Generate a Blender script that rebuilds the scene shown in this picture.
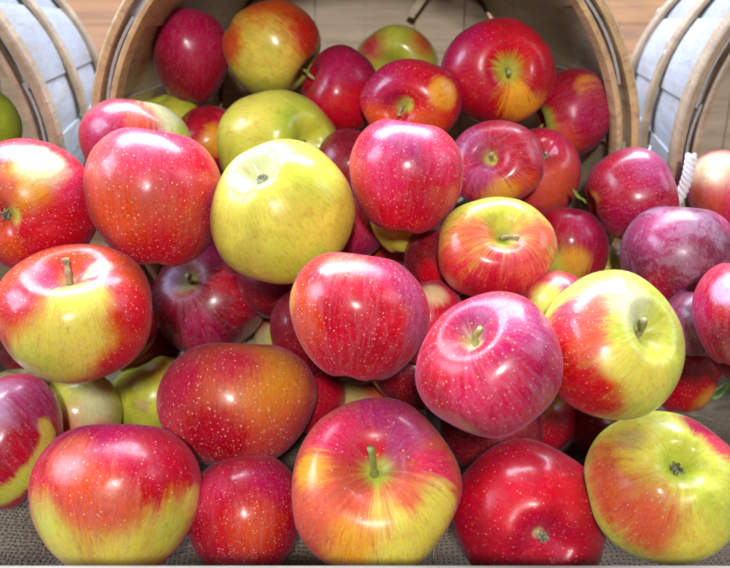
import bpy, bmesh, math, random
from mathutils import Vector, Matrix, noise as mn
for o in list(bpy.data.objects): bpy.data.objects.remove(o)
SC = bpy.context.scene; COL = SC.collection
R = math.radians

# ---------------------------------------------------------------- camera, world, lights, exposure
cam = bpy.data.cameras.new('camera'); co = bpy.data.objects.new('camera', cam); COL.objects.link(co)
co.location = (0, -.5656, .43); co.rotation_euler = (R(60), 0, 0)
cam.sensor_width = 36; cam.lens = 36*850/730; cam.clip_start = .02; cam.clip_end = 50
cam.dof.use_dof = True; cam.dof.focus_distance = .46; cam.dof.aperture_fstop = 11
SC.camera = co
w = bpy.data.worlds.new("World"); SC.world = w; w.use_nodes = True
bg = w.node_tree.nodes['Background']; bg.inputs[0].default_value = (.62, .74, 1, 1); bg.inputs[1].default_value = .05
SC.view_settings.view_transform = 'Standard'; SC.view_settings.look = 'None'; SC.view_settings.exposure = .12; SC.view_settings.gamma = 1
def area(name, loc, target, sx, sy, power, col):
    l = bpy.data.lights.new(name, 'AREA'); l.shape = 'RECTANGLE'; l.size = sx; l.size_y = sy; l.energy = power; l.color = col
    o = bpy.data.objects.new(name, l); COL.objects.link(o); o.location = loc
    o.rotation_euler = (Vector(target)-Vector(loc)).to_track_quat('-Z', 'Y').to_euler(); return o
area('open_sky_light', (-.15, 1.35, 2.05), (0, -.1, .1), 3.0, 1.2, 300, (.72, .82, 1))
area('left_sky_light', (-2.2, -.1, 1.5), (0, 0, .1), 1.2, 1.2, 75, (.60, .74, 1))
area('right_sky_light', (2.2, 0, 1.5), (0, 0, .1), 1.2, 1.2, 22, (.74, .80, 1))
fl = bpy.data.lights.new('camera_flash', 'POINT'); fl.energy = 45; fl.shadow_soft_size = .045; fl.color = (1, .97, .93)
flo = bpy.data.objects.new('camera_flash', fl); COL.objects.link(flo); flo.location = (.0, -1.04, .875)

# ---------------------------------------------------------------- helpers
def tag(o, label=None, cat=None, group=None, kind=None):
    if label: o['label'] = label
    if cat: o['category'] = cat
    if group: o['group'] = group
    if kind: o['kind'] = kind
    return o
def link(name, verts, faces, mat, parent=None, smooth=True):
    me = bpy.data.meshes.new(name); me.from_pydata([tuple(v) for v in verts], [], faces); me.update()
    if mat: me.materials.append(mat)
    if smooth:
        for p in me.polygons: p.use_smooth = True
    o = bpy.data.objects.new(name, me); COL.objects.link(o); o.parent = parent; return o
def empty(name, loc, rz=0):
    o = bpy.data.objects.new(name, None); COL.objects.link(o); o.location = loc; o.rotation_euler = (0, 0, rz); o.empty_display_size = .05
    return o
class MB:
    def __init__(s): s.v = []; s.f = []
    def box(s, x0, x1, y0, y1, z0, z1, jit=0):
        b = len(s.v)
        for z in (z0, z1):
            for x, y in ((x0, y0), (x1, y0), (x1, y1), (x0, y1)): s.v.append((x, y, z))
        s.f += [tuple(b+i for i in q) for q in ((3,2,1,0),(4,5,6,7),(0,1,5,4),(1,2,6,5),(2,3,7,6),(3,0,4,7))]
    def tube(s, pts, rad, n=10, cap=True):
        b = len(s.v); m = len(pts); pts = [Vector(p) for p in pts]
        if not hasattr(rad, '__len__'): rad = [rad]*m
        prev = None
        for i, p in enumerate(pts):
            t = (pts[min(i+1, m-1)]-pts[max(i-1, 0)]).normalized()
            if prev is None: u = t.orthogonal().normalized()
            else: u = (prev-t*prev.dot(t)).normalized()
            prev = u; v = t.cross(u)
            for k in range(n):
                a = 2*math.pi*k/n; s.v.append(tuple(p+(u*math.cos(a)+v*math.sin(a))*rad[i]))
        for i in range(m-1):
            for k in range(n):
                k2 = (k+1) % n; s.f.append((b+i*n+k, b+i*n+k2, b+(i+1)*n+k2, b+(i+1)*n+k))
        if cap: s.f.append(tuple(b+k for k in reversed(range(n)))); s.f.append(tuple(b+(m-1)*n+k for k in range(n)))
    def build(s, name, mat, parent=None, smooth=False, bevel=0):
        o = link(name, s.v, s.f, mat, parent, smooth)
        if bevel:
            md = o.modifiers.new('bevel', 'BEVEL'); md.width = bevel; md.segments = 2; md.limit_method = 'ANGLE'
        return o

class NT:
    def __init__(s, name):
        s.m = bpy.data.materials.new(name); s.m.use_nodes = True; s.t = s.m.node_tree; s.t.nodes.clear()
        s.out = s.t.nodes.new('ShaderNodeOutputMaterial'); s.b = s.t.nodes.new('ShaderNodeBsdfPrincipled')
        s.t.links.new(s.b.outputs[0], s.out.inputs[0])
    def put(s, sock, v):
        if isinstance(v, bpy.types.NodeSocket): s.t.links.new(v, sock)
        elif v is not None:
            if sock.type == 'RGBA' and len(v) == 3: v = (*v, 1)
            sock.default_value = v
    def math(s, op, a, b=None, c=None, clamp=False):
        n = s.t.nodes.new('ShaderNodeMath'); n.operation = op; n.use_clamp = clamp
        for i, v in enumerate((a, b, c)):
            if v is not None: s.put(n.inputs[i], v)
        return n.outputs[0]
    def vm(s, op, a, b=None, scale=None):
        n = s.t.nodes.new('ShaderNodeVectorMath'); n.operation = op
        s.put(n.inputs[0], a)
        if b is not None: s.put(n.inputs[1], b)
        if scale is not None: s.put(n.inputs['Scale'], scale)
        return n.outputs['Value'] if op in ('DOT_PRODUCT', 'LENGTH') else n.outputs[0]
    def noise(s, vec, scale, detail=3, rough=.55, dist=0, dim='3D', w=0):
        n = s.t.nodes.new('ShaderNodeTexNoise'); n.noise_dimensions = dim
        s.put(n.inputs['Vector'], vec); n.inputs['Scale'].default_value = scale; n.inputs['Detail'].default_value = detail
        n.inputs['Roughness'].default_value = rough; n.inputs['Distortion'].default_value = dist
        if dim == '4D': n.inputs['W'].default_value = w
        return n.outputs[0]
    def ramp(s, v, a, b, c=0, d=1, smooth=True):
        n = s.t.nodes.new('ShaderNodeMapRange'); n.interpolation_type = 'SMOOTHSTEP' if smooth else 'LINEAR'
        s.put(n.inputs['Value'], v); s.put(n.inputs['From Min'], a); s.put(n.inputs['From Max'], b)
        s.put(n.inputs['To Min'], c); s.put(n.inputs['To Max'], d); return n.outputs[0]
    def mix(s, f, a, b, mode='MIX'):
        n = s.t.nodes.new('ShaderNodeMix'); n.data_type = 'RGBA'; n.blend_type = mode
        s.put(n.inputs[0], f); s.put(n.inputs[6], a); s.put(n.inputs[7], b); return n.outputs[2]
    def xyz(s, x, y, z):
        n = s.t.nodes.new('ShaderNodeCombineXYZ'); s.put(n.inputs[0], x); s.put(n.inputs[1], y); s.put(n.inputs[2], z); return n.outputs[0]
    def sep(s, v):
        n = s.t.nodes.new('ShaderNodeSeparateXYZ'); s.put(n.inputs[0], v); return n.outputs
    def coord(s, k='Object'):
        return s.t.nodes.new('ShaderNodeTexCoord').outputs[k]
    def bump(s, h, strength, dist):
        n = s.t.nodes.new('ShaderNodeBump'); s.put(n.inputs['Height'], h); n.inputs['Strength'].default_value = strength
        n.inputs['Distance'].default_value = dist; s.t.links.new(n.outputs[0], s.b.inputs['Normal']); return n
    def set(s, **k):
        for a, v in k.items(): s.put(s.b.inputs[a.replace('_', ' ')], v)

# ---------------------------------------------------------------- wood, cloth and metal
def wood(name, c1, c2, c3, axis, scale=1.0, rough=.6, grain=1.0, seed=0, stain=.3):
    m = NT(name); p = m.coord()
    st = [9, 9, 9]; st[axis] = .9
    q = m.vm('MULTIPLY', p, tuple(v*scale for v in st)); q = m.vm('ADD', q, (seed, seed*1.7, seed*.3))
    n1 = m.noise(q, 2.2, 5, .6, 1.2); n2 = m.noise(q, 14, 4, .7, .3)
    n3 = m.noise(m.vm('ADD', p, (seed, 3, 1)), 9*scale, 3)
    c = m.mix(m.ramp(n1, .3, .7), c1, c2); c = m.mix(m.math('MULTIPLY', m.ramp(n2, .45, .72), .55*grain), c, c3)
    c = m.mix(m.math('MULTIPLY', m.ramp(n3, .5, .75), stain), c, c3)
    m.set(Base_Color=c, Roughness=m.ramp(n2, .2, .8, rough-.1, rough+.15)); m.bump(n2, .35, .002)
    return m.m
def stave_wood(name, ca, cb, stain):
    # weathered wood: tone changes from stave to stave round the basket
    m = NT(name); p = m.coord(); u = m.t.nodes.new('ShaderNodeAttribute'); u.attribute_name = 'tone'
    q = m.vm('MULTIPLY', p, (60, 5, 60)); n1 = m.noise(q, 1.4, 5, .65, .8); n2 = m.noise(p, 14, 4, .6, .5); n3 = m.noise(q, 6, 3)
    c = m.mix(u.outputs['Fac'], ca, cb)
    c = m.mix(m.math('MULTIPLY', m.ramp(n1, .4, .75), .5), c, (.30, .22, .15))
    c = m.mix(m.math('MULTIPLY', m.ramp(n2, .5, .72), .3*stain), c, (.60, .58, .56))
    c = m.mix(m.math('MULTIPLY', m.ramp(n3, .55, .68), .5*stain), c, (.13, .10, .08)); c = m.mix(m.math('MULTIPLY', m.ramp(m.noise(m.vm('MULTIPLY', p, (110, 9, 110)), 1, 4, .7), .52, .7), .5*stain), c, (.22, .17, .12))
    m.set(Base_Color=c, Roughness=.42); m.bump(n1, .3, .0015); return m.m
M_stave_sky = stave_wood('sky tinted weathered splint', (.43, .45, .49), (.25, .26, .29), .55)  # outer faces: blue of the skylight put into the weathered grey
M_inner = stave_wood('bare splint', (.56, .45, .31), (.36, .27, .17), .9)
M_honey = wood('honey hoop wood', (.58, .39, .20), (.44, .28, .13), (.20, .11, .055), 1, 1.6, .5, 1, 4, .3)
M_hoop = wood('hoop wood', (.42, .31, .20), (.30, .215, .14), (.17, .11, .07), 1, 1.6, .45, .8, 2, .25)
M_base = wood('basket base wood', (.66, .55, .41), (.52, .41, .29), (.26, .19, .13), 0, 1.5, .6, .8, 5)
M_wall = wood('orange plank wood', (.15, .055, .008), (.075, .024, .004), (.24, .115, .03), 0, .8, .85, 1, 7, .5)
M_floor = wood('crate floor wood', (.36, .19, .08), (.25, .12, .05), (.12, .06, .03), 0, .8, .6, 1, 11)
M_lip = wood('pale crate wood', (.24, .21, .17), (.17, .14, .105), (.09, .07, .05), 0, 1.2, .7, 1, 15)
def metal():
    m = NT('galvanised wire'); m.set(Base_Color=(.55, .57, .60), Metallic=.9, Roughness=.32); return m.m
M_wire = metal()
def burlap():
    m = NT('burlap'); p = m.coord('UV'); d = m.noise(p, 3, 3); d2 = m.noise(p, 60, 2)
    s = m.sep(p)
    wx = m.math('MULTIPLY', m.math('ADD', s[0], m.math('MULTIPLY', d2, .0075)), 2*math.pi/.0032); wy = m.math('MULTIPLY', m.math('ADD', s[1], m.math('MULTIPLY', d2, .0075)), 2*math.pi/.0034)
    a = m.math('ABSOLUTE', m.math('SINE', m.math('MULTIPLY', wx, .5))); b = m.math('ABSOLUTE', m.math('SINE', m.math('MULTIPLY', wy, .5)))
    # over / under checker
    ck = m.math('MULTIPLY', m.math('SINE', m.math('MULTIPLY', wx, .5)), m.math('SINE', m.math('MULTIPLY', wy, .5)))
    thk = m.ramp(m.noise(m.vm('MULTIPLY', p, (25, 300, 1)), 1, 3), .3, .7, .55, 1.1)
    h = m.math('MAXIMUM', m.math('MULTIPLY', m.math('MULTIPLY', a, thk), m.ramp(ck, -1, 1, .6, 1)), m.math('MULTIPLY', b, m.ramp(ck, -1, 1, 1, .6)))
    hole = m.math('MULTIPLY', m.ramp(a, .2, .5, 1, 0), m.ramp(b, .2, .5, 1, 0))
    f = m.noise(m.vm('MULTIPLY', p, (900, 200, 1)), 1, 3)
    c = m.mix(m.ramp(f, .3, .7), (.13, .096, .058), (.27, .205, .13)); c = m.mix(m.ramp(d, .45, .7), c, (.19, .145, .10))
    c = m.mix(hole, c, (.02, .016, .012)); m.set(Base_Color=c, Roughness=.95)
    m.bump(m.math('SUBTRACT', h, m.math('MULTIPLY', hole, .6)), 1, .0012); return m.m
M_burlap = burlap()
def plain(name, c1, c2, rough, scale=200, bump=.3):
    m = NT(name); n = m.noise(m.coord(), scale, 4); m.set(Base_Color=m.mix(m.ramp(n, .35, .65), c1, c2), Roughness=rough); m.bump(n, bump, .001); return m.m
M_stem_g = plain('green stem', (.20, .25, .05), (.36, .33, .11), .55)
M_stem_b = plain('woody stem', (.20, .13, .06), (.38, .33, .16), .65)
M_calyx = plain('dried sepals', (.10, .085, .05), (.34, .36, .22), .8)
M_leaf = plain('leaf', (.12, .22, .03), (.26, .36, .06), .5)
M_rope = plain('white rope', (.62, .62, .62), (.80, .80, .82), .8, 900)

M_burlap_thread = plain('jute thread', (.30, .24, .16), (.46, .39, .28), .9)
# ---------------------------------------------------------------- the setting: crate, cloth, planks
rnd = random.Random(3)
mb = MB()
for k in range(9):
    y = -.31+k*.16; mb.box(-1.5, 1.5, y, y+.157, -.030, -.012)
tag(mb.build('table', M_floor, None, bevel=.0015), kind='structure')
wl = empty('wooden_shelf', (0, .34, -.012)); tag(wl, 'orange brown planked wooden shelf behind the baskets', 'shelf')
for k in range(7):
    mb = MB(); mb.box(-1.5, 1.5, k*.15, k*.15+.1475, .14, .165); mb.build('plank', M_wall, wl, bevel=.002)
mb = MB(); mb.box(-1.5, 1.5, .003, .022, 0, .139); mb.build('front_board', M_wall, wl, bevel=.002)
mb = MB(); mb.box(-1.2, 1.2, -.309, -.297, -.008, .1288)
tag(mb.build('crate_board', M_lip, None, bevel=.0012), 'pale weathered wooden board along the front edge below the apples', 'board')
def bedz(x, y):
    if y < 0: z = .042*min(1, -y/.27)
    else: z = 0
    q = mn.noise(Vector((x*6, y*7, 1)))*.012+.006*max(0, 1-abs(mn.noise(Vector((x*5, y*4, 9))))*9)+abs(mn.noise(Vector((x*15, y*17, 4))))*.007
    return -.0065+z+q*min(1, max(0, (-y+.02)/.06))
V = []; Fc = []; nx, ny = 220, 100
for j in range(ny+1):
    for i in range(nx+1):
        x = -.65+1.3*i/nx; y = -.2955+.5*j/ny; V.append((x, y, bedz(x, y)))
for j in range(ny):
    for i in range(nx):
        a = j*(nx+1)+i; Fc.append((a, a+1, a+nx+2, a+nx+1))
bl = link('burlap_cloth', V, Fc, M_burlap); tag(bl, 'coarse grey brown burlap cloth spread under the spilled apples', 'cloth')
for k in range(26):
    x = rnd.uniform(-.3, .36); y = rnd.uniform(-.285, -.02); a = rnd.uniform(0, 6.3); pts = []
    for i in range(12):
        a += rnd.uniform(-.5, .5); x += .004*math.cos(a); y = min(-.01, max(-.29, y+.004*math.sin(a))); pts.append((x, y, bedz(x, y)+.0012+.0016*abs(math.sin(i*.7))))
    t_ = MB(); t_.tube(pts, .00035, 5); t_.build('loose_thread', M_burlap_thread, bl, smooth=True)
uv = bl.data.uv_layers.new(name='UVMap')
for l in bl.data.loops:
    c = bl.data.vertices[l.vertex_index].co; uv.data[l.index].uv = (c.x, c.y)

# ---------------------------------------------------------------- baskets
TILT = R(8.4); RM, RB, LN = .181, .143, .275
def bp(r, a, y):
    # radius, angle, distance from the mouth -> local point, basket lying on its side
    x = r*math.cos(a); z = r*math.sin(a)
    return (x, y*math.cos(TILT)+z*math.sin(TILT)*1.0, .2035+z*math.cos(TILT)-y*math.sin(TILT))
def rad(y): return RM+(RB-RM)*y/LN
def ring(mb, ys, prof, n=120, a0=0, a1=2*math.pi, wob=0):
    """prof: list of (dr, y) cross-section points, closed loop swept round the basket"""
    b = len(mb.v); m = len(prof); full = abs(a1-a0-2*math.pi) < 1e-6; N = n if full else n+1
    for i in range(N):
        a = a0+(a1-a0)*i/n; w_ = wob*(math.sin(3*a+ys*40)+.6*math.sin(7*a+1))
        for dr, y in prof: mb.v.append(bp(rad(y)+dr+w_, a, y+w_*.6))
    for i in range(n):
        i2 = (i+1) % N
        for k in range(m):
            k2 = (k+1) % m; mb.f.append((b+i*m+k, b+i2*m+k, b+i2*m+k2, b+i*m+k2))
    if not full: mb.f.append(tuple(b+k for k in range(m))); mb.f.append(tuple(b+(N-1)*m+k for k in reversed(range(m))))
def hoop(name, y0, wd, dr0, th, par, n=140, wob=.0006, rounded=True):
    mb = MB(); y1 = y0+wd; c = th*.32
    prof = [(dr0, y0), (dr0+th-c, y0), (dr0+th, y0+c), (dr0+th, y1-c), (dr0+th-c, y1), (dr0, y1)]
    ring(mb, y0, prof, n, wob=wob); return mb.build(name, HM[0], par, smooth=False, bevel=.0006)
HM = [M_honey]
def make_basket(seed):
    r_ = random.Random(seed); root = empty('apple_basket', (0, 0, 0))
    NS = 22; mb = MB(); tones = []
    for k in range(NS):
        a = 2*math.pi*(k+.5)/NS+.04; odd = k % 2; half = math.pi/NS*(1.22 if odd else .93); lay = .0026 if odd else 0
        t = r_.random()*.9; n = 7; m = 9; b = len(mb.v); y0 = .0035+r_.random()*.003
        skew = r_.uniform(-.02, .02)
        for side in (0, 1):
            for j in range(m+1):
                y = y0+(LN-y0)*j/m
                for i in range(n+1):
                    aa = a+half*(2*i/n-1)*(1.0 if j < m else 1)+skew*(j/m-.5)
                    bow = .0012*(1-(2*i/n-1)**2)
                    mb.v.append(bp(rad(y)+lay+bow+(.0021 if side else 0), aa, y))
        N1 = (n+1)*(m+1)
        for j in range(m):
            for i in range(n):
                q = b+j*(n+1)+i; mb.f.append((q, q+n+1, q+n+2, q+1)); q += N1; mb.f.append((q, q+1, q+n+2, q+n+1))
        for j in range(m):
            q = b+j*(n+1); mb.f.append((q, q+N1, q+N1+n+1, q+n+1)); q += n; mb.f.append((q, q+n+1, q+n+1+N1, q+N1))
        for i in range(n):
            q = b+i; mb.f.append((q, q+1, q+1+N1, q+N1))
        tones += [t]*(2*N1)
    st = mb.build('staves', M_stave_sky, root, smooth=False)
    st.data.materials.append(M_inner)
    for p in st.data.polygons:
        mid = Vector((0, 0, .2035)); c_ = p.center-mid; c_.y = 0
        if p.normal.dot(c_.normalized()) > .5 or p.normal.y < -.8: p.material_index = 1
    at = st.data.attributes.new('tone', 'FLOAT', 'POINT')
    for i, t in enumerate(tones): at.data[i].value = t
    hoop('rim_hoop', -.002, .021, .0058, .0066, root, 160, .0008)
    hoop('inner_hoop', -.003, .014, -.0048, .0046, root, 160, .0006)
    hoop('middle_hoop', .125, .017, .0058, .0048, root)
    hoop('bottom_hoop', .247, .018, .0058, .0055, root)
    for y_, dr_ in ((.008, .0126), (.133, .0108), (.256, .0115)):
        for k in range(7):
            a_ = 6.283*k/7+r_.uniform(-.2, .2); mb = MB()
            e = .0055
            pts = [bp(rad(y_)+dr_-.003, a_-e/.18, y_), bp(rad(y_)+dr_+.0004, a_-e/.18, y_), bp(rad(y_)+dr_+.0006, a_+e/.18, y_+.001), bp(rad(y_)+dr_-.003, a_+e/.18, y_+.001)]
            mb.tube(pts, .0006, 5); mb.build('staple', M_wire, root, smooth=True)
    # base: boards across the far end
    mb = MB(); nb = 6
    for k in range(nb):
        x0 = -RB+2*RB*k/nb+.0006; x1 = -RB+2*RB*(k+1)/nb-.0006; rr_ = RB-.001
        pts = []
        xs = [x0+(x1-x0)*i/6 for i in range(7)]
        top = [(x, math.sqrt(max(0, rr_*rr_-x*x))) for x in xs]; poly = top+[(x, -z) for x, z in reversed(top)]
        b = len(mb.v)
        for yy in (.262, .270):
            for x, z in poly: mb.v.append(bp(math.hypot(x, z), math.atan2(z, x), yy))
        L = len(poly); mb.f.append(tuple(b+i for i in range(L))); mb.f.append(tuple(b+L+i for i in reversed(range(L))))
        for i in range(L): i2 = (i+1) % L; mb.f.append((b+i, b+L+i, b+L+i2, b+i2))
    b = len(mb.v)
    for yy in (.2712, .2745):  # backing disc added behind the boards to stop light leaking through the seams
        for k in range(64): mb.v.append(bp(RB+.0012, k*math.pi/32, yy))
    mb.f.append(tuple(b+k for k in range(64))); mb.f.append(tuple(b+64+k for k in reversed(range(64))))
    for k in range(64): mb.f.append((b+k, b+64+k, b+64+(k+1) % 64, b+(k+1) % 64))
    mb.build('base', M_base, root)
    return root, r_
def wire_handle(root, side):
    # bail end: a wire ear clipped over the rim hoop at the side
    mb = MB(); a0 = 0 if side > 0 else math.pi
    pts = []
    for i in range(25):
        t = i/24*math.pi*1.5-.6; rr_ = .0055+.010*math.sin(max(0, min(math.pi, t+.3)))
        y = .004+.014*math.cos(t); dz = .010*math.sin(t)
        p = Vector(bp(RM+.018+.004*math.sin(t*1.5), a0, y)); p.z += dz; pts.append(p)
    mb.tube(pts, .0013, 8); mb.build('wire_handle', M_wire, root, smooth=True)
bk, _ = make_basket(1); tag(bk, 'middle bushel basket lying on its side, wide open towards the viewer and full of apples', 'basket', 'bushel baskets lying side by side')
wire_handle(bk, 1)
HM[0] = M_hoop
b2, _ = make_basket(8); b2.location = (-.404, -.012, 0); tag(b2, 'left bushel basket, its pale staves and tan hoops filling the upper left corner', 'basket', 'bushel baskets lying side by side')
b3, _ = make_basket(23); b3.location = (.408, -.008, 0); tag(b3, 'right bushel basket, its pale staves and tan hoops filling the upper right corner', 'basket', 'bushel baskets lying side by side')
# light lath lying against the inside of the middle basket's base
mb = MB(); A_ = Vector((.042, .246, .250)); B_ = Vector((.064, .242, .284))
d_ = (B_-A_).normalized(); s_ = d_.cross(Vector((0, -1, 0))).normalized()*.0035; n_ = Vector((0, -.0015, 0))
mb.v = [tuple(A_-s_-n_), tuple(A_+s_-n_), tuple(B_+s_-n_), tuple(B_-s_-n_), tuple(A_-s_+n_), tuple(A_+s_+n_), tuple(B_+s_+n_), tuple(B_-s_+n_)]
mb.f = [(0,1,2,3),(7,6,5,4),(0,4,5,1),(1,5,6,2),(2,6,7,3),(3,7,4,0)]
mb.build('splint', M_base, bk)
# braided rope by the right basket
mb = MB(); P0 = Vector((.2165, -.035, .222)); P1 = Vector((.203, -.045, .180))
for s in range(3):
    pts = []
    for i in range(70):
        t = i/69; c = P0.lerp(P1, t)+Vector((.004*math.sin(t*3), 0, 0)); a = t*26+s*2.094
        pts.append(c+Vector((math.cos(a)*.0021, math.sin(a)*.0021, 0)))
    mb.tube(pts, .0020, 8)
tag(mb.build('rope', M_rope, None, smooth=True), 'short white braided rope hanging between the middle and the right basket', 'rope')

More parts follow.
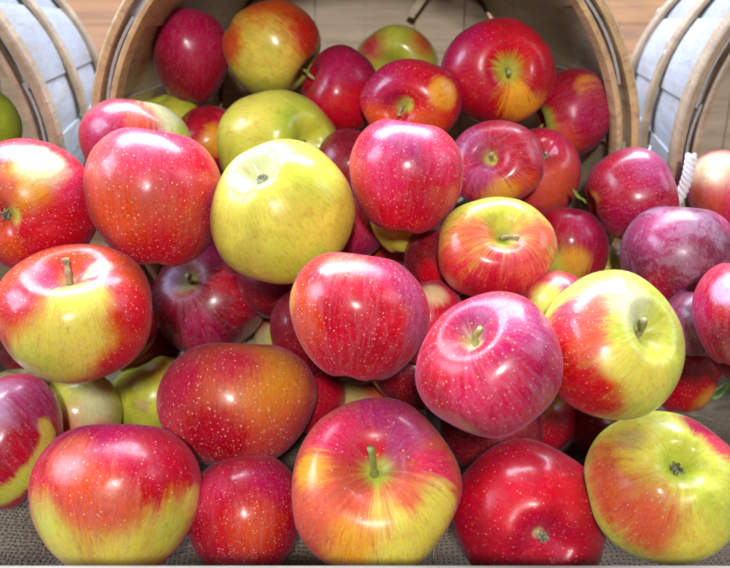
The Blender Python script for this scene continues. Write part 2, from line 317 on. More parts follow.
# ---------------------------------------------------------------- apples
SKIN = {'DR': (0.2, 0.006, 0.02), 'CR': (0.4, 0.007, 0.028), 'RD': (0.54, 0.018, 0.035), 'OR': (0.62, 0.095, 0.045), 'CO': (0.6, 0.115, 0.07), 'PK': (0.62, 0.05, 0.11), 'MG': (0.36, 0.012, 0.07), 'YL': (0.72, 0.65, 0.12), 'YG': (0.55, 0.6, 0.09), 'GR': (0.38, 0.5, 0.06), 'OY': (0.74, 0.36, 0.06), 'PU': (0.17, 0.022, 0.06), 'LV': (0.42, 0.27, 0.38), 'PG': (0.62, 0.68, 0.36), 'CM': (0.8, 0.66, 0.38), 'TN': (0.5, 0.42, 0.16), 'DP': (0.1, 0.006, 0.03), 'VI': (0.34, 0.035, 0.12)}
APPLES = [
  ((0.0299, 0.226, 0.2125), 0.0383, 0.0336, (-0.217, -0.969, 0.12), 'stem', 'YG', [(-0.705, -0.488, 0.515, 0.364, 'PK', 0.9), (0.629, -0.483, 0.609, 0.364, 'CO', 0.9)], 0.4, 0.1, 0.2, 'yellow green apple with a pink blush, farthest back against the inside of the basket'),
  ((-0.1329, 0.0873, 0.2545), 0.0292, 0.0353, (0.126, 0.281, 0.951), 'none', 'CR', [(0.138, -0.639, 0.757, 0.81, 'MG', 0.6), (-0.49, -0.722, -0.488, 0.714, 'DR', 0.5)], 0.3, 0.25, 0.3, 'plain dark crimson apple at the back left inside the basket, beside the left rim'),
  ((-0.1555, 0.0693, 0.2015), 0.0281, 0.0297, (-0.218, 0.072, 0.973), 'none', 'YG', [], 0.1, 0, 0.1, 'bright yellow green apple barely showing under the back dark crimson apple'),
  ((-0.1175, 0.0346, 0.2054), 0.0283, 0.0268, (-0.763, -0.138, 0.632), 'none', 'CR', [(0.448, -0.821, 0.355, 0.378, 'OY', 0.5), (0.738, -0.229, 0.635, 0.432, 'PK', 0.5)], 0.7, 0.1, 0.3, 'red apple with a thin yellow patch, wedged under the plain dark crimson apple'),
  ((-0.0703, 0.079, 0.262), 0.037, 0.0363, (0.803, -0.299, -0.515), 'stem', 'YL', [(0.057, -0.025, 0.998, 0.742, 'OR', 0.7), (0.845, -0.373, 0.384, 0.619, 'RD', 0.7), (-0.802, -0.534, 0.268, 0.412, 'OR', 0.6), (-0.18, -0.623, -0.762, 0.536, 'YG', 0.5)], 0.5, 0.1, 0.2, 'yellow apple blushed orange red along its top, at the back of the basket'),
  ((-0.0185, 0.0518, 0.238), 0.0304, 0.0341, (-0.861, -0.127, 0.493), 'stem', 'CR', [(0.142, -0.5, 0.854, 0.69, 'MG', 0.5), (0.695, -0.416, -0.586, 0.598, 'DR', 0.6), (0.257, -0.962, -0.096, 0.552, 'RD', 0.5)], 0.2, 0.15, 0.3, 'glossy deep red apple between the yellow blushed apple and the stemmed orange red apple'),
  ((0.1527, 0.0346, 0.2277), 0.0278, 0.0321, (-0.955, -0.113, -0.273), 'stem', 'CR', [(0.195, -0.58, 0.791, 0.39, 'OY', 0.35), (-0.457, -0.73, -0.507, 0.585, 'CO', 0.6), (0.459, -0.806, 0.373, 0.732, 'MG', 0.6), (-0.855, -0.514, -0.07, 0.39, 'GR', 0.5)], 0.5, 0.3, 0.4, 'crimson apple with a small orange flash, touching the right rim inside the basket'),
  ((0.0946, 0.033, 0.2577), 0.0405, 0.0377, (0.18, -0.91, 0.373), 'stem', 'RD', [(-0.876, -0.169, 0.451, 0.655, 'MG', 0.6), (-0.455, -0.887, -0.078, 0.545, 'CR', 0.5), (0.406, -0.893, -0.194, 0.473, 'OY', 0.5), (0.102, -0.93, 0.353, 0.309, 'YG', 0.5), (0.697, -0.71, 0.103, 0.327, 'CR', 0.5)], 0.9, 0.1, 0.3, 'large red striped apple, green stem facing the viewer, high at the back right'),
  ((0.0321, 0.0109, 0.2436), 0.0355, 0.0293, (-0.39, -0.911, 0.134), 'stem', 'RD', [(-0.714, -0.442, 0.543, 0.559, 'MG', 0.7), (0.598, -0.695, 0.4, 0.323, 'OY', 0.4), (-0.789, -0.525, -0.32, 0.43, 'OR', 0.5), (-0.22, -0.953, 0.21, 0.237, 'YG', 0.4), (0.322, -0.912, -0.253, 0.43, 'OR', 0.5)], 0.4, 0.2, 0.8, 'speckled orange red apple with a short yellow stem, in the middle of the basket mouth'),
  ((-0.0611, 0.0051, 0.2112), 0.0433, 0.0412, (-0.646, 0.656, -0.391), 'calyx', 'YG', [(-0.468, -0.321, 0.823, 0.605, 'YL', 0.6), (0.42, -0.624, 0.659, 0.37, 'GR', 0.5), (0.709, -0.323, 0.627, 0.336, 'YG', 0.5)], 0.1, 0.05, 0.4, 'plain yellow green apple lying behind the large yellow apple, its blossom end facing right'),
  ((-0.009, -0.0176, 0.2083), 0.0248, 0.0248, (0.217, -0.167, 0.962), 'none', 'DR', [], 0.2, 0.1, 0.2, 'very dark red apple mostly hidden between the yellow green apple and the pink red one'),
  ((0.1243, -0.0033, 0.1964), 0.0284, 0.032, (0.007, 0.544, -0.839), 'calyx', 'PK', [(-0.387, -0.289, 0.876, 0.471, 'CR', 0.8), (0.32, -0.947, 0.015, 0.706, 'CO', 0.9)], 0.2, 0.1, 0.3, 'matt coral red apple half hidden behind the red and white flecked apple'),
  ((0.0858, -0.0403, 0.2175), 0.0317, 0.029, (-0.328, -0.75, 0.575), 'stem', 'CR', [(-0.692, -0.252, 0.677, 0.435, 'VI', 0.6), (0.517, -0.821, -0.242, 0.435, 'OR', 0.5), (-0.288, -0.809, 0.512, 0.217, 'YG', 0.4), (0.0, -0.947, -0.32, 0.391, 'OY', 0.5), (-0.467, -0.88, 0.089, 0.348, 'VI', 0.8)], 0.9, 0.45, 0.5, 'crimson and lilac flecked apple with yellow stem pit, right of the pink red apple'),
  ((-0.151, -0.0349, 0.2279), 0.0363, 0.031, (0.136, 0.386, 0.912), 'none', 'CR', [(0.792, -0.019, 0.611, 0.588, 'PG', 0.5), (-0.213, -0.717, 0.664, 0.49, 'MG', 0.5), (0.968, -0.173, 0.18, 0.353, 'GR', 0.4), (0.308, -0.572, 0.76, 0.314, 'CO', 0.6), (-0.7, -0.684, -0.206, 0.392, 'DR', 0.6)], 0.7, 0.3, 0.3, 'apple crimson on its left and pale green on its right, overlapping the left rim'),
  ((0.1753, -0.0315, 0.1183), 0.0276, 0.0313, (-0.371, 0.276, 0.886), 'none', 'CM', [(-0.331, -0.172, 0.928, 0.395, 'YG', 0.6), (-0.581, -0.199, 0.789, 0.296, 'CO', 0.6)], 0.5, 0.1, 0.2, 'pale yellow apple showing only its top behind the two toned green and red apple'),
  ((0.1398, -0.0468, 0.1575), 0.0276, 0.0296, (0.112, 0.438, 0.892), 'none', 'CR', [(-0.38, -0.922, -0.072, 0.482, 'YG', 0.7), (-0.054, -0.976, 0.212, 0.337, 'OY', 0.5), (0.36, -0.397, 0.844, 0.578, 'MG', 0.6)], 0.6, 0.3, 0.2, 'dull red apple fading to green below, tucked right of the striped yellow apple'),
  ((0.1815, -0.033, 0.1926), 0.0307, 0.0327, (0.956, 0.079, 0.282), 'calyx', 'CR', [(0.288, -0.419, 0.861, 0.602, 'VI', 0.6), (-0.918, -0.395, 0.04, 0.194, 'OY', 0.5), (-0.24, -0.941, -0.238, 0.559, 'MG', 0.5), (-0.808, -0.548, -0.216, 0.323, 'DR', 0.5)], 0.4, 0.35, 0.5, 'crimson apple in front of the right rim with a leafy stub at its left'),
  ((0.2523, -0.032, 0.1951), 0.0314, 0.0286, (0.153, 0.337, 0.929), 'none', 'PK', [(-0.751, -0.25, 0.611, 0.5, 'CM', 0.7), (-0.865, -0.501, -0.034, 0.409, 'CO', 0.6)], 0.3, 0.55, 0.3, 'pale pink frosted apple cut by the right edge of the picture beside the braided rope'),
  ((-0.01, -0.0529, 0.1818), 0.0267, 0.0267, (0.338, 0.092, 0.937), 'none', 'MG', [(0.018, -0.814, 0.581, 0.5, 'CR', 0.6)], 0.2, 0.3, 0.2, 'dark magenta apple peeping out behind the large yellow apple on its right side'),
  ((0.0256, -0.0734, 0.1953), 0.023, 0.023, (-0.004, 0.431, 0.903), 'none', 'YL', [(0.517, -0.592, -0.619, 0.389, 'OR', 0.6)], 0.2, 0.0, 0.1, 'yellow apple showing only a sliver beneath the pink red apple'),
  ((0.0478, -0.1016, 0.1779), 0.0236, 0.0236, (0.203, 0.352, 0.914), 'none', 'DR', [(-0.382, -0.916, 0.123, 0.368, 'RD', 0.6)], 0.3, 0.1, 0.2, 'dark red apple in shadow between the yellow sliver and the striped apple'),
  ((0.0351, -0.1393, 0.1578), 0.0238, 0.025, (-0.22, 0.444, 0.868), 'none', 'PK', [(0.444, -0.838, 0.317, 0.537, 'RD', 0.6), (0.141, -0.321, 0.937, 0.293, 'CM', 0.6)], 0.5, 0.3, 0.3, 'rosy pink apple squeezed between the round red centre apple and the magenta stemmed apple'),
  ((0.0753, -0.1358, 0.2049), 0.0336, 0.0297, (0.094, -0.592, 0.8), 'stem', 'YG', [(-0.741, -0.572, -0.351, 0.793, 'RD', 0.8), (0.251, -0.967, -0.033, 0.757, 'PK', 0.8), (0.743, -0.423, 0.519, 0.432, 'CO', 0.8), (-0.04, -0.906, -0.421, 0.577, 'CR', 0.7), (0.033, -0.68, 0.733, 0.288, 'GR', 0.5), (-0.563, -0.503, 0.656, 0.36, 'CO', 0.9)], 1.0, 0.1, 0.4, 'yellow apple with fine pink red stripes and a deep open stem pit, right of centre'),
  ((0.0238, -0.1062, 0.2373), 0.0331, 0.0331, (0.099, 0.381, 0.919), 'none', 'RD', [(-0.059, -0.497, 0.866, 0.596, 'VI', 0.6), (-0.398, -0.84, 0.368, 0.421, 'PK', 0.6), (0.367, -0.929, -0.046, 0.386, 'CR', 0.6), (0.533, -0.633, 0.561, 0.351, 'PK', 0.6)], 0.5, 0.35, 0.9, 'smooth pink red apple with no visible stem, in the centre of the basket mouth'),
  ((0.1999, -0.0883, 0.1743), 0.0363, 0.0325, (0.103, 0.436, 0.894), 'none', 'PU', [(-0.6, -0.412, 0.686, 0.407, 'VI', 0.9), (0.655, -0.174, 0.735, 0.333, 'MG', 0.4), (-0.499, -0.855, -0.143, 0.333, 'CR', 0.7), (0.049, -0.998, 0.048, 0.556, 'PU', 0.5)], 0.2, 0.75, 0.4, 'dusky purple apple under a grey waxy bloom, second row at the right'),
  ((0.1099, -0.1618, 0.1814), 0.0223, 0.0212, (0.495, 0.251, 0.832), 'none', 'PK', [(-0.597, -0.553, 0.581, 0.41, 'YG', 0.6), (-0.134, 0.142, 0.981, 0.385, 'CO', 0.6)], 0.3, 0.3, 0.2, 'pinkish apple barely showing between the striped apple and the two toned green and red apple'),
  ((0.2421, -0.0348, 0.055), 0.0289, 0.0381, (0.03, 0.568, 0.823), 'none', 'RD', [(0.279, -0.906, -0.318, 0.273, 'OY', 0.9), (-0.149, -0.579, 0.802, 0.773, 'CR', 0.8)], 0.3, 0.05, 0.8, 'speckled red apple in shadow, just right of the large two toned apple'),
  ((0.2009, -0.1355, 0.1554), 0.0216, 0.0204, (-0.065, 0.35, 0.934), 'none', 'PU', [], 0.2, 0.5, 0.2, 'small dark purple apple in the gap under the dusky purple apple'),
  ((-0.1196, -0.0061, 0.0955), 0.0445, 0.046, (-0.249, -0.627, 0.738), 'stem', 'DR', [(0.658, -0.702, 0.272, 0.305, 'CR', 0.7), (0.213, -0.149, 0.966, 0.305, 'MG', 0.5), (-0.545, -0.824, 0.155, 0.237, 'CR', 0.6), (-0.471, -0.556, 0.685, 0.237, 'LV', 0.5), (-0.004, -0.993, -0.115, 0.373, 'MG', 0.6), (0.431, -0.658, 0.618, 0.271, 'CR', 0.6)], 0.9, 0.45, 0.6, 'deep crimson apple mottled with purple bloom, left of the round red centre apple'),
  ((-0.058, -0.0044, 0.0519), 0.0302, 0.0318, (-0.296, 0.325, 0.898), 'none', 'CM', [(-0.629, 0.044, 0.776, 0.41, 'CO', 0.7), (-0.092, -0.852, 0.515, 0.513, 'YG', 0.6)], 0.2, 0.1, 0.2, 'pale cream pink apple showing a small piece left of the round red centre apple'),
  ((-0.1255, -0.1001, 0.2206), 0.0406, 0.0406, (0.054, 0.422, 0.905), 'none', 'CO', [(0.289, -0.123, 0.949, 0.735, 'PK', 0.7), (0.849, -0.333, 0.41, 0.471, 'RD', 0.7), (0.107, -0.823, -0.558, 0.676, 'RD', 0.6), (-0.286, -0.942, 0.174, 0.382, 'OR', 0.7), (0.939, -0.341, -0.055, 0.353, 'MG', 0.6)], 0.5, 0.25, 0.9, 'large rosy orange red apple with a smooth rounded top, upper left of the pile'),
  ((-0.1959, -0.1121, 0.2215), 0.038, 0.0386, (0.141, 0.967, -0.213), 'calyx', 'RD', [(0.352, -0.632, 0.691, 0.458, 'OY', 0.5), (0.029, -0.972, 0.235, 0.183, 'YG', 0.4), (-0.097, -0.98, -0.176, 0.305, 'OR', 0.6), (0.7, -0.708, -0.091, 0.519, 'RD', 0.6), (0.824, -0.266, 0.5, 0.366, 'PK', 0.6), (0.429, -0.3, 0.852, 0.366, 'PG', 0.6), (-0.088, -0.783, 0.616, 0.275, 'CO', 0.5)], 0.5, 0.2, 0.8, 'red apple with a green yellow shoulder, its blossom end at the left picture edge'),
  ((-0.0478, -0.1152, 0.2185), 0.042, 0.042, (0.345, 0.367, -0.864), 'calyx', 'YL', [(0.497, -0.366, 0.787, 0.472, 'YG', 0.7), (-0.378, -0.256, 0.89, 0.417, 'PG', 0.5), (-0.252, -0.528, 0.811, 0.194, 'TN', 0.4), (0.288, -0.905, -0.314, 0.472, 'YG', 0.5)], 0.15, 0.0, 0.25, 'large clear yellow apple with its blossom end facing up, in the middle of the pile'),
  ((-0.1588, -0.0594, 0.0396), 0.0313, 0.0313, (-0.396, 0.387, 0.833), 'none', 'YG', [(0.038, -0.882, 0.47, 0.143, 'TN', 0.5), (0.439, -0.095, 0.893, 0.381, 'YL', 0.5)], 0.2, 0.0, 0.5, 'bright yellow green apple left of the large speckled red apple, with a small brown scab'),
  ((-0.201, -0.0967, 0.0517), 0.0301, 0.0301, (-0.187, 0.567, 0.802), 'none', 'YG', [(0.254, -0.884, 0.393, 0.465, 'CO', 1.0), (0.641, -0.472, 0.605, 0.465, 'PG', 0.9), (-0.261, -0.477, 0.839, 0.326, 'YG', 0.5), (0.712, -0.699, -0.064, 0.419, 'PK', 0.7)], 0.3, 0.1, 0.4, 'dull yellow apple with a faint pink blush underneath the big yellow and orange stemmed apple'),
  ((-0.2356, -0.1006, 0.0679), 0.024, 0.0234, (0.034, 0.425, 0.904), 'none', 'PG', [(0.189, -0.15, 0.971, 0.406, 'YG', 0.5)], 0.2, 0.0, 0.2, 'pale green apple in shade at the far left below the big stemmed apple'),
  ((-0.1706, -0.0651, 0.1079), 0.0252, 0.0252, (0.302, 0.269, 0.915), 'none', 'CR', [(0.877, -0.261, -0.403, 0.389, 'DR', 0.5)], 0.2, 0.15, 0.3, 'dark red apple seen in the narrow gap left of the mottled deep crimson apple'),
  ((0.1274, -0.0772, 0.0388), 0.0262, 0.0291, (0.346, 0.427, 0.835), 'none', 'RD', [(0.142, -0.568, 0.811, 0.368, 'OY', 0.5), (-0.691, -0.685, 0.232, 0.526, 'MG', 0.6), (0.361, -0.908, 0.214, 0.632, 'CR', 0.5)], 0.3, 0.1, 0.8, 'speckled red apple with a yellow spot below the magenta apple, lower right'),
  ((0.0071, -0.0933, 0.0463), 0.0368, 0.0297, (0.101, 0.626, 0.773), 'none', 'RD', [(-0.561, -0.246, 0.79, 0.511, 'TN', 0.6), (0.178, -0.116, 0.977, 0.383, 'OR', 0.7), (0.656, 0.254, 0.71, 0.298, 'LV', 0.5)], 0.5, 0.2, 0.5, 'red and olive apple showing its top just above the front apple with the central stem'),
  ((-0.0359, -0.1053, 0.075), 0.023, 0.0244, (0.214, 0.519, 0.828), 'none', 'CR', [], 0.3, 0.1, 0.4, 'deep red apple barely showing right of the large speckled red apple'),
  ((-0.1619, -0.164, 0.1795), 0.0423, 0.039, (0.07, -0.136, 0.988), 'stem', 'OR', [(0.247, -0.965, 0.084, 0.63, 'YL', 0.6), (-0.252, -0.895, -0.369, 0.466, 'YG', 0.5), (0.897, -0.346, 0.274, 0.411, 'RD', 0.6), (-0.418, -0.667, 0.617, 0.329, 'RD', 0.7), (0.472, -0.145, 0.87, 0.301, 'VI', 0.6), (-0.085, -0.237, 0.968, 0.384, 'PK', 0.5), (0.387, -0.673, 0.631, 0.329, 'YL', 0.6), (0.717, -0.575, -0.393, 0.356, 'RD', 0.6), (0.509, -0.049, 0.859, 0.192, 'PG', 0.5)], 0.5, 0.25, 0.9, 'big apple yellow below and orange red above with an upright stem, at the left'),
  ((-0.0027, -0.1742, 0.1839), 0.038, 0.0348, (0.077, 0.531, 0.844), 'none', 'RD', [(-0.82, -0.477, 0.317, 0.448, 'OR', 0.6), (0.62, -0.194, 0.76, 0.418, 'MG', 0.5), (0.826, -0.555, 0.101, 0.328, 'VI', 0.5), (0.278, -0.915, -0.293, 0.507, 'CR', 0.6), (-0.202, -0.221, 0.954, 0.299, 'CO', 0.5), (0.758, -0.386, 0.526, 0.269, 'VI', 0.5), (-0.903, -0.174, 0.393, 0.209, 'OY', 0.5)], 0.5, 0.45, 0.9, 'round red apple without a stem in the very centre, purple bloom on its right'),
  ((0.2055, -0.1705, 0.1829), 0.0247, 0.0285, (0.084, 0.497, 0.864), 'none', 'CR', [(-0.575, -0.344, 0.742, 0.289, 'LV', 0.5), (-0.988, -0.063, 0.141, 0.371, 'MG', 0.5), (-0.522, -0.84, -0.146, 0.412, 'DR', 0.6)], 0.3, 0.45, 0.5, 'crimson purple apple cut off by the right edge, below the dusky purple apple'),
  ((0.123, -0.2139, 0.1924), 0.0349, 0.0374, (0.518, -0.494, 0.699), 'stem', 'YG', [(-0.706, -0.348, 0.617, 0.469, 'PK', 0.5), (-0.808, -0.585, -0.069, 0.607, 'RD', 0.6), (-0.434, -0.262, 0.862, 0.276, 'CO', 0.5), (-0.463, -0.85, -0.254, 0.469, 'RD', 0.6), (0.292, -0.953, 0.076, 0.359, 'YL', 0.6), (-0.142, -0.918, 0.37, 0.248, 'YL', 0.5), (0.192, -0.284, 0.939, 0.414, 'PG', 0.6), (0.356, -0.62, 0.699, 0.221, 'GR', 0.4), (-0.554, -0.656, 0.512, 0.276, 'CO', 0.5)], 0.5, 0.15, 0.8, 'large apple red on its left and green on its right, stem at its right side'),
  ((0.0587, -0.2334, 0.1941), 0.0348, 0.0348, (-0.47, -0.219, 0.855), 'stem', 'CR', [(-0.677, -0.603, 0.421, 0.329, 'RD', 0.6), (-0.307, 0.005, 0.952, 0.384, 'VI', 0.6), (0.452, -0.378, 0.808, 0.466, 'VI', 0.5), (0.026, -0.992, 0.121, 0.548, 'PK', 0.6), (0.65, -0.721, 0.242, 0.356, 'MG', 0.6), (0.087, -0.694, 0.715, 0.247, 'MG', 0.6), (-0.402, -0.402, 0.822, 0.178, 'CM', 0.5), (-0.824, -0.534, -0.189, 0.274, 'CR', 0.6)], 0.9, 0.5, 0.9, 'magenta red striped apple with a green stem, right of the round red centre apple'),
  ((-0.0791, -0.144, 0.101), 0.0492, 0.0374, (0.012, 0.601, 0.799), 'none', 'PK', [(0.287, -0.701, 0.653, 0.863, 'CO', 0.9), (0.403, -0.347, 0.847, 0.547, 'OY', 1.0), (0.077, -0.343, 0.936, 0.374, 'PK', 0.9), (-0.142, -0.969, 0.201, 0.432, 'CR', 0.6), (-0.608, -0.419, 0.674, 0.345, 'PK', 0.6)], 0.6, 0.15, 1.4, 'broad red orange apple heavily speckled with pale dots, left of centre in the front'),  # patches lightened against the shade; the orange yellow one paints in a highlight
  ((-0.224, -0.1564, 0.081), 0.0342, 0.0417, (-0.612, 0.292, 0.735), 'none', 'CR', [(0.191, -0.226, 0.955, 0.426, 'LV', 0.6), (0.564, -0.027, 0.826, 0.426, 'VI', 0.6), (0.915, -0.239, 0.325, 0.18, 'YL', 0.5), (0.892, -0.391, 0.225, 0.18, 'YL', 0.5), (0.83, -0.548, 0.106, 0.197, 'YL', 0.5), (0.725, -0.689, -0.01, 0.197, 'YG', 0.5), (0.577, -0.809, -0.11, 0.197, 'YG', 0.5), (0.398, -0.894, -0.204, 0.197, 'YG', 0.5), (0.185, -0.936, -0.299, 0.197, 'YG', 0.5), (0.854, -0.19, 0.484, 0.148, 'YL', 0.5)], 0.5, 0.5, 0.6, 'purple red apple with a curved yellow band, cut off by the left edge'),
  ((-0.069, -0.2094, 0.0697), 0.0333, 0.0345, (-0.123, 0.694, 0.71), 'none', 'CR', [(0.493, -0.112, 0.863, 0.339, 'MG', 0.6), (-0.197, -0.782, 0.592, 0.339, 'RD', 0.8), (0.302, -0.799, 0.521, 0.373, 'OR', 1.0), (-0.496, -0.246, 0.833, 0.339, 'PK', 0.8)], 0.5, 0.3, 0.9, 'smaller dark red speckled apple in the front row, left of the central stemmed apple'),
  ((-0.1364, -0.2192, 0.0947), 0.0457, 0.0396, (-0.009, 0.694, 0.72), 'none', 'RD', [(0.048, 0.052, 0.998, 0.645, 'MG', 0.5), (0.655, -0.111, 0.747, 0.439, 'CR', 0.5), (0.272, -0.961, -0.048, 0.516, 'YL', 0.95), (0.799, -0.598, 0.063, 0.361, 'YG', 0.8), (-0.581, -0.795, 0.177, 0.387, 'YG', 0.8), (-0.451, -0.888, -0.09, 0.335, 'YL', 0.7), (-0.048, -0.666, 0.745, 0.361, 'OR', 0.6), (-0.369, -0.266, 0.891, 0.284, 'CO', 0.5), (0.961, -0.231, 0.155, 0.181, 'YL', 0.4), (0.199, -0.777, 0.597, 0.31, 'CO', 0.6)], 0.6, 0.25, 0.7, 'big apple magenta above and yellow green below, front row at the left'),
  ((0.0916, -0.2154, 0.0758), 0.0435, 0.0435, (-0.069, 0.908, -0.413), 'calyx', 'CR', [(-0.162, 0.124, 0.979, 0.519, 'CR', 0.5), (-0.486, -0.431, 0.76, 0.468, 'RD', 0.6), (0.267, -0.415, 0.869, 0.364, 'RD', 0.6), (0.025, -0.882, 0.47, 0.312, 'PK', 0.6), (0.025, -0.882, 0.47, 0.117, 'CM', 0.5), (-0.83, -0.472, 0.297, 0.312, 'CR', 0.6)], 0.2, 0.1, 0.5, 'smooth deep red apple in the front row with its blossom end low at the front'),
  ((0.1557, -0.2349, 0.1176), 0.0406, 0.039, (0.036, 0.485, -0.874), 'calyx', 'YG', [(-0.705, -0.021, 0.709, 0.444, 'YL', 0.6), (-0.913, -0.367, 0.178, 0.392, 'OR', 0.8), (-0.454, -0.891, -0.0, 0.444, 'CO', 0.9), (0.632, 0.078, 0.771, 0.34, 'PK', 0.4), (0.386, 0.292, 0.875, 0.261, 'MG', 0.5), (-0.088, -0.528, 0.845, 0.314, 'GR', 0.5), (0.183, -0.981, -0.068, 0.34, 'YL', 0.7), (-0.576, 0.037, 0.817, 0.209, 'TN', 0.6), (-0.916, -0.037, 0.399, 0.34, 'CO', 0.9), (-0.594, -0.742, 0.311, 0.444, 'CO', 1.0)], 0.6, 0.1, 0.6, 'large yellow green apple with a brownish red blush, in the lower right corner'),
  ((0.0066, -0.2151, 0.1004), 0.0463, 0.0474, (-0.012, -0.471, 0.882), 'stem', 'CO', [(0.143, 0.074, 0.987, 0.588, 'VI', 0.5), (-0.543, -0.01, 0.84, 0.376, 'PK', 0.6), (0.711, -0.394, 0.582, 0.306, 'PK', 0.5), (0.48, -0.87, 0.111, 0.518, 'YL', 0.5), (-0.32, -0.946, -0.043, 0.353, 'OY', 0.5), (-0.774, -0.338, 0.536, 0.235, 'OY', 0.6), (0.71, -0.667, 0.225, 0.282, 'YL', 0.5), (-0.013, -0.538, 0.843, 0.282, 'GR', 0.6), (-0.089, -0.164, 0.982, 0.212, 'RD', 0.5), (-0.718, -0.689, 0.1, 0.306, 'CO', 0.6), (0.137, -0.987, -0.084, 0.235, 'YL', 0.5), (0.364, -0.757, 0.542, 0.188, 'CO', 0.7)], 1.0, 0.15, 0.5, 'large front apple with its stem facing the viewer, pink above and yellow below'),
]

CAM = Vector(co.location)
def skin(idx, rm, Mt, base, patches, streak, bloom, dots, kd):
    m = NT('apple skin'); r_ = random.Random(idx*7+1); off = Vector((r_.uniform(-20, 20), r_.uniform(-20, 20), r_.uniform(-20, 20)))
    p = m.vm('SCALE', m.coord(), scale=1/rm); n = m.vm('NORMALIZE', p); x, y, z = m.sep(n)
    rho = m.math('MAXIMUM', m.math('SQRT', m.math('ADD', m.math('MULTIPLY', x, x), m.math('MULTIPLY', y, y))), .02)
    ux = m.math('DIVIDE', x, rho); uy = m.math('DIVIDE', y, rho)
    sv = m.vm('ADD', m.xyz(m.math('MULTIPLY', ux, 7), m.math('MULTIPLY', uy, 7), m.math('MULTIPLY', z, 1.1)), off)
    s1 = m.noise(sv, 1.0, 4, .65, .3); s2 = m.noise(sv, 3.2, 3, .7, .2)
    po = m.vm('ADD', p, off); n1 = m.noise(po, 1.6, 4, .6, .4); n2 = m.noise(po, 7, 4, .65); n3 = m.noise(po, 30, 3, .6)
    str_ = m.math('ADD', m.math('MULTIPLY', m.math('SUBTRACT', s1, .5), 1.3*streak+.2), m.math('MULTIPLY', m.math('SUBTRACT', s2, .5), .75*streak+.15))
    pert = m.math('ADD', m.math('ADD', str_, m.math('MULTIPLY', m.math('SUBTRACT', n1, .5), .45)), m.math('MULTIPLY', m.math('SUBTRACT', n2, .5), .35))
    c = m.mix(m.ramp(m.math('ADD', n1, m.math('MULTIPLY', str_, .5)), .3, .7), tuple(v*.8 for v in SKIN[base]), tuple(min(.85, v*1.1+.004) for v in SKIN[base]))
    for (dx, dy, dz, rad_, col, soft) in patches:
        d = Mt @ Vector((dx, dy, dz)); ang = math.asin(min(.99, rad_)) if rad_ < .99 else 1.4
        dt = m.vm('DOT_PRODUCT', n, tuple(d)); an = m.math('ARCCOSINE', m.math('MINIMUM', dt, .9999))
        k = m.math('ADD', m.math('DIVIDE', an, ang), m.math('MULTIPLY', pert, -1.1*min(1, .35+soft)))
        c = m.mix(m.math('MULTIPLY', m.ramp(k, 1-soft*.9, 1+soft*.75, 1, 0), .94), c, SKIN[col])
    s3 = m.noise(m.vm('ADD', sv, (7, 2, 4)), 7.5, 3, .75)
    c = m.mix(m.ramp(s3, .48, .72, 0, .55), c, m.mix(1, c, (1.0, .62, .7), 'MULTIPLY')); c = m.mix(m.ramp(s3, .36, .52, .42, 0), c, m.mix(1, c, (.52, .40, .45), 'MULTIPLY'))
    # fine meridian flecks
    red = m.ramp(s2, .52, .75)
    c = m.mix(m.math('MULTIPLY', red, .25+.35*streak), c, m.mix(.6, c, (.30, .004, .02))); c = m.mix(m.math('MULTIPLY', m.ramp(m.noise(m.vm('ADD', sv, (5, 5, 5)), 5, 3, .7), .5, .75), +.04+.2*streak), c, m.mix(.5, c, (.80, .42, .14)))
    c = m.mix(m.math('MULTIPLY', m.ramp(n3, .45, .7), .08), c, (.78, .52, .28))
    c = m.mix(m.math('MULTIPLY', m.ramp(n2, .50, .70), .42), c, m.mix(1, c, (.74, .50, .55), 'MULTIPLY'))
    # stem pit: greener skin and a little russet
    if kd != 'none':
        pit = m.math('MULTIPLY', m.ramp(m.math('ADD', rho, m.math('MULTIPLY', pert, .25)), .08, .34, 1, 0), m.ramp(z, 0, .3))
        c = m.mix(m.math('MULTIPLY', pit, .6), c, (.40, .42, .10))
        ru = m.math('MULTIPLY', m.ramp(m.math('ADD', rho, m.math('MULTIPLY', m.math('SUBTRACT', s2, .5), .3)), .04, .17, 1, 0), m.ramp(z, 0, .3))
        c = m.mix(m.math('MULTIPLY', ru, .6), c, (.22, .17, .06))
    # lenticels
    vo = m.t.nodes.new('ShaderNodeTexVoronoi'); m.put(vo.inputs['Vector'], po); vo.inputs['Scale'].default_value = 19
    rs = m.sep(vo.outputs['Color']); th = m.math('MULTIPLY', m.ramp(rs[0], .0, 1, .11, .31, False), .7+.3*dots)
    dot = m.math('MULTIPLY', m.ramp(m.math('DIVIDE', vo.outputs['Distance'], th), .3, 1.15, 1, 0), m.ramp(m.math('SUBTRACT', rs[1], m.math('MULTIPLY', z, .28)), .50-.35*min(1, dots), .56-.35*min(1, dots)))
    c = m.mix(m.math('MULTIPLY', dot, min(.85, .28+.42*dots)), c, (.86, .64, .44))
    # waxy bloom rubbed off in patches
    bn = m.ramp(m.noise(m.vm('ADD', po, (9, 2, 5)), 2.3, 5, .72, .45), .45, .62)
    bs = m.ramp(m.noise(m.vm('ADD', sv, (3, 1, 8)), 1.9, 4, .7), .46, .58)
    bf = m.math('MULTIPLY', m.math('ADD', m.math('MULTIPLY', bn, .9 if bloom > .7 else .35), m.math('MULTIPLY', bs, .1 if bloom > .7 else .5)), .42*bloom)
    c = m.mix(bf, c, (.44, .33, .42))
    # small scuffs
    sc = m.math('MULTIPLY', m.ramp(m.noise(m.vm('ADD', po, (40, 1, 5)), 5.5, 5, .75, 1.5), .70, .74), m.ramp(n1, .45, .6))
    c = m.mix(m.math('MULTIPLY', sc, .5), c, (.28, .17, .08))
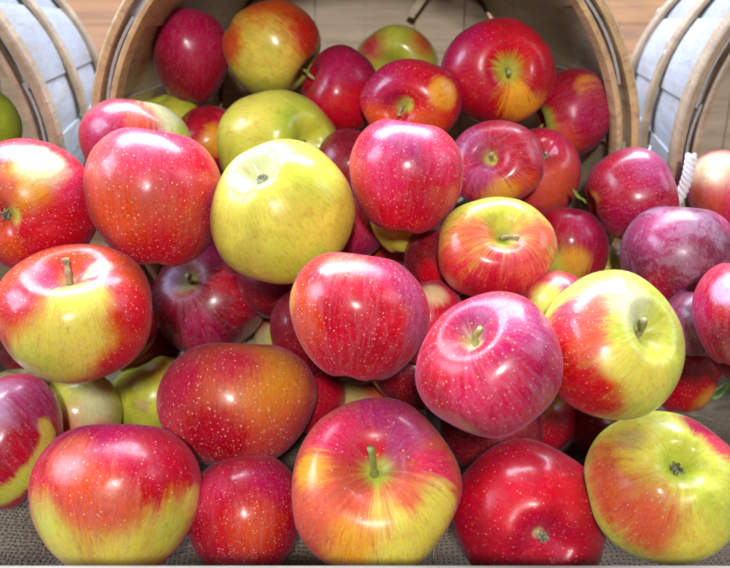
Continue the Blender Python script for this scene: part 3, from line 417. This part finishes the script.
    hs = m.t.nodes.new('ShaderNodeHueSaturation'); hs.inputs['Saturation'].default_value = 1.08; m.put(hs.inputs['Color'], c); c = hs.outputs[0]
    hollow = m.math('MULTIPLY', m.ramp(rho, .35, .62, 1, 0), m.ramp(z, .0, .4))
    rough = m.math('ADD', m.ramp(n2, .3, .7, .38, .5), m.math('MULTIPLY', bf, .35))
    m.set(Base_Color=c, Roughness=rough, Coat_Weight=m.math('SUBTRACT', m.math('SUBTRACT', .55, m.math('MULTIPLY', bf, .6)), m.math('MULTIPLY', hollow, .42), clamp=True), Coat_Roughness=m.ramp(m.math('ADD', m.math('MULTIPLY', n1, .6), m.math('MULTIPLY', n2, .4)), .40, .60, .15, .33), Coat_IOR=1.5, IOR=1.40, Specular_IOR_Level=.28,
          Sheen_Weight=.03+.12*bloom, Sheen_Roughness=.4, Sheen_Tint=(.72, .62, 1), Subsurface_Weight=.0, Subsurface_Radius=(1, .35, .15), Subsurface_Scale=.004)
    h = m.math('ADD', m.math('MULTIPLY', n2, .6), m.math('ADD', m.math('MULTIPLY', n3, .12), m.math('MULTIPLY', dot, .05)))
    m.bump(h, .16, .0025); return m.m

def make_apple(idx, loc, rx, ry, axis, kd, base, patches, streak, bloom, dots, label):
    r_ = random.Random(idx*13+5); loc = Vector(loc); ax = Vector(axis).normalized()
    t = (CAM-loc).normalized(); up0 = Vector((0, .5, .866)); xr = up0.cross(t).normalized(); up = t.cross(xr)
    q = ax.orthogonal().normalized(); q = (Matrix.Rotation(r_.uniform(0, 6.28), 3, ax) @ q); w_ = ax.cross(q)
    M = Matrix((q, w_, ax)).transposed(); Mt = M.transposed()
    side = kd == 'none'; H = r_.uniform(.84, .93); Ds = r_.uniform(.18, .26) if side else r_.uniform(.36, .44); ws = r_.uniform(.26, .34); shallow = base == 'DR' and kd == 'stem'; Ds = .2 if shallow else Ds; ws = .2 if shallow else ws; Dc = r_.uniform(.30, .36) if kd == 'calyx' else r_.uniform(.2, .26); wc = r_.uniform(.22, .29)
    tp = r_.uniform(.04, .12); lob = r_.uniform(.004, .012) if side else r_.uniform(.01, .028); sd = Vector((r_.uniform(-9, 9), idx, 2)); lean = r_.uniform(-.07, .07)
    NR, NA = 52, 80; V = []; F = []
    def prof(tt, a):
        s = math.sin(tt); c = math.cos(tt); ex_ = 1.0 if side else .92; rho = s**ex_ if s > 0 else 0
        z = H*math.copysign(abs(c)**ex_, c)
        low = (1-c)*.5; rho *= 1-tp*low*low+.03*math.sin(tt*2); rho *= 1+lob*math.cos(5*a)*(.25+low)*min(1, s*1.4)+.02*math.cos(2*a+idx)
        g = rho
        if c > 0: z -= Ds*math.exp(-(g/ws)**1.7)
        else: z += Dc*math.exp(-(g/wc)**2); z -= .014*math.cos(5*a)*math.exp(-((g-.38)/.2)**2)
        z += lean*rho*math.cos(a)
        v = Vector((rho*math.cos(a), rho*math.sin(a), z))
        f = 1+(.036 if side else .055)*mn.noise(v*1.1+sd)+.012*mn.noise(v*3+sd)
        return Vector((v.x*f, v.y*f, v.z*(1+.03*mn.noise(v*1.0+sd*2))))
    V.append(prof(0, 0))
    for i in range(1, NR):
        tt = math.pi*i/NR
        # crowd the rings towards the poles so the pits stay round
        tt = tt-.28*math.sin(2*tt)*.5
        for k in range(NA): V.append(prof(tt, 2*math.pi*k/NA))
    V.append(prof(math.pi, 0)); last = len(V)-1
    for k in range(NA): F.append((0, 1+k, 1+(k+1) % NA))
    for i in range(NR-2):
        for k in range(NA):
            a = 1+i*NA+k; b = 1+i*NA+(k+1) % NA; F.append((a, a+NA, b+NA, b))
    for k in range(NA): F.append((last, 1+(NR-2)*NA+(k+1) % NA, 1+(NR-2)*NA+k))
    W = [M @ v for v in V]
    ex = [v.dot(xr) for v in W]; ey = [v.dot(up) for v in W]; ez = [v.dot(t) for v in W]
    sx = 2*rx/(max(ex)-min(ex)); sy = 2*ry/(max(ey)-min(ey)); sz = (sx+sy)/2
    cx, cy, cz = [(max(e)+min(e))/2 for e in (ex, ey, ez)]
    def fit(v):
        v = M @ v; return Mt @ (xr*((v.dot(xr)-cx)*sx)+up*((v.dot(up)-cy)*sy)+t*((v.dot(t)-cz)*sz))
    P = [fit(v) for v in V]; rm = (rx+ry)/2
    o = link('apple', P, F, skin(idx, rm, Mt, base, patches, streak, bloom, dots, kd)); o.location = loc; o.rotation_euler = M.to_euler()
    tag(o, label, 'apple', 'apples spilling out of the middle basket')
    if kd == 'stem':
        mb = MB(); z0 = V[0].z; L = r_.uniform(.33, .45); b1 = r_.uniform(-.2, .2); b2_ = r_.uniform(-.2, .2); pts = []; rd = []
        for i in range(12):
            u = i/11; pts.append(fit(Vector((b1*u*u, b2_*u*u, z0-.03+L*u)))); rd.append(rm*(.036+.005*math.sin(u*11+idx)+.018*(1-u)**3+.018*max(0, u-.8)*5*.8))
        mb.tube(pts, rd, 12); mb.build('stem', M_stem_g if r_.random() < .55 else M_stem_b, o, smooth=True)
    if kd == 'calyx':
        mb = MB(); z0 = V[last].z
        for k in range(9):
            a = k*6.283/9+r_.uniform(-.3, .3); pts = []; L = r_.uniform(.05, .10); cu = r_.uniform(.4, 1.2)
            for i in range(6):
                u = i/5; pts.append(fit(Vector((math.cos(a+u*.4)*(.015+L*u**cu), math.sin(a+u*.4)*(.015+L*u**cu), z0+.03-.09*math.sin(u*2.6)+.01*math.sin(u*5+k)))))
            mb.tube(pts, [rm*.028*(1-.75*i/5) for i in range(6)], 6)
        mb.build('calyx', M_calyx, o, smooth=True)
    return o
for i, A in enumerate(APPLES): make_apple(i, *A)
# filler apples added under the pile, dark skinned to deepen the gaps
FILLERS = [(.180, -.075, .034, .034), (.085, -.120, .060, .034), (.035, -.110, .110, .034), (-.03, -.085, .115, .034),
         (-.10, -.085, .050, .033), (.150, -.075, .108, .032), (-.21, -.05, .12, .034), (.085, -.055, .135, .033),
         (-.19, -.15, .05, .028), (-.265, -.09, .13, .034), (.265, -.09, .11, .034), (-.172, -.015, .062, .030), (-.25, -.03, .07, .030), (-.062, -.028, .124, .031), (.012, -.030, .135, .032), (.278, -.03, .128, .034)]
for i, (x, y, z, q) in enumerate(FILLERS):
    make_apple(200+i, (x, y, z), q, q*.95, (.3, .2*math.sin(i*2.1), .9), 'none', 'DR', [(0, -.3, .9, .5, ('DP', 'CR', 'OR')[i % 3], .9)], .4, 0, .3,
               'dark red filler apple, one of those added underneath the pile to darken the gaps')
# an apple of the left basket
g = make_apple(77, (-.288, .035, .212), .032, .034, (0, .5, .8), 'none', 'GR', [], .1, 0, .2, 'bright green apple just inside the left basket at the left edge of the picture')
g['group'] = 'apples in the side baskets'

# ---------------------------------------------------------------- leaf scraps
def leaf(loc, L, W_, yaw, curl, label):
    V = []; F = []
    for j in range(9):
        u = j/8; ww = W_*math.sin(math.pi*min(1, u*.95+.05))**.8
        for i in range(5):
            s = i/2-1; V.append((s*ww*.5, L*u, curl*L*(u*u)+abs(s)*ww*.2+.0006*math.sin(u*9+s)))
    for j in range(8):
        for i in range(4): a = j*5+i; F.append((a, a+1, a+6, a+5))
    o = link('leaf', V, F, M_leaf); md = o.modifiers.new('thickness', 'SOLIDIFY'); md.thickness = .0004
    o.location = loc; o.rotation_euler = (.3, .2, yaw); tag(o, label, 'leaf'); return o
LEAVES = [((.147, -.050, .194), .013, .009, 1.3, .4, 'small pale green leaf scrap beside the leafy stub of the crimson apple'),
          ((.283, -.012, .001), .020, .008, -1.0, .4, 'small bright green leaf scrap on the burlap at the lower right edge')]
for a in LEAVES: leaf(*a)
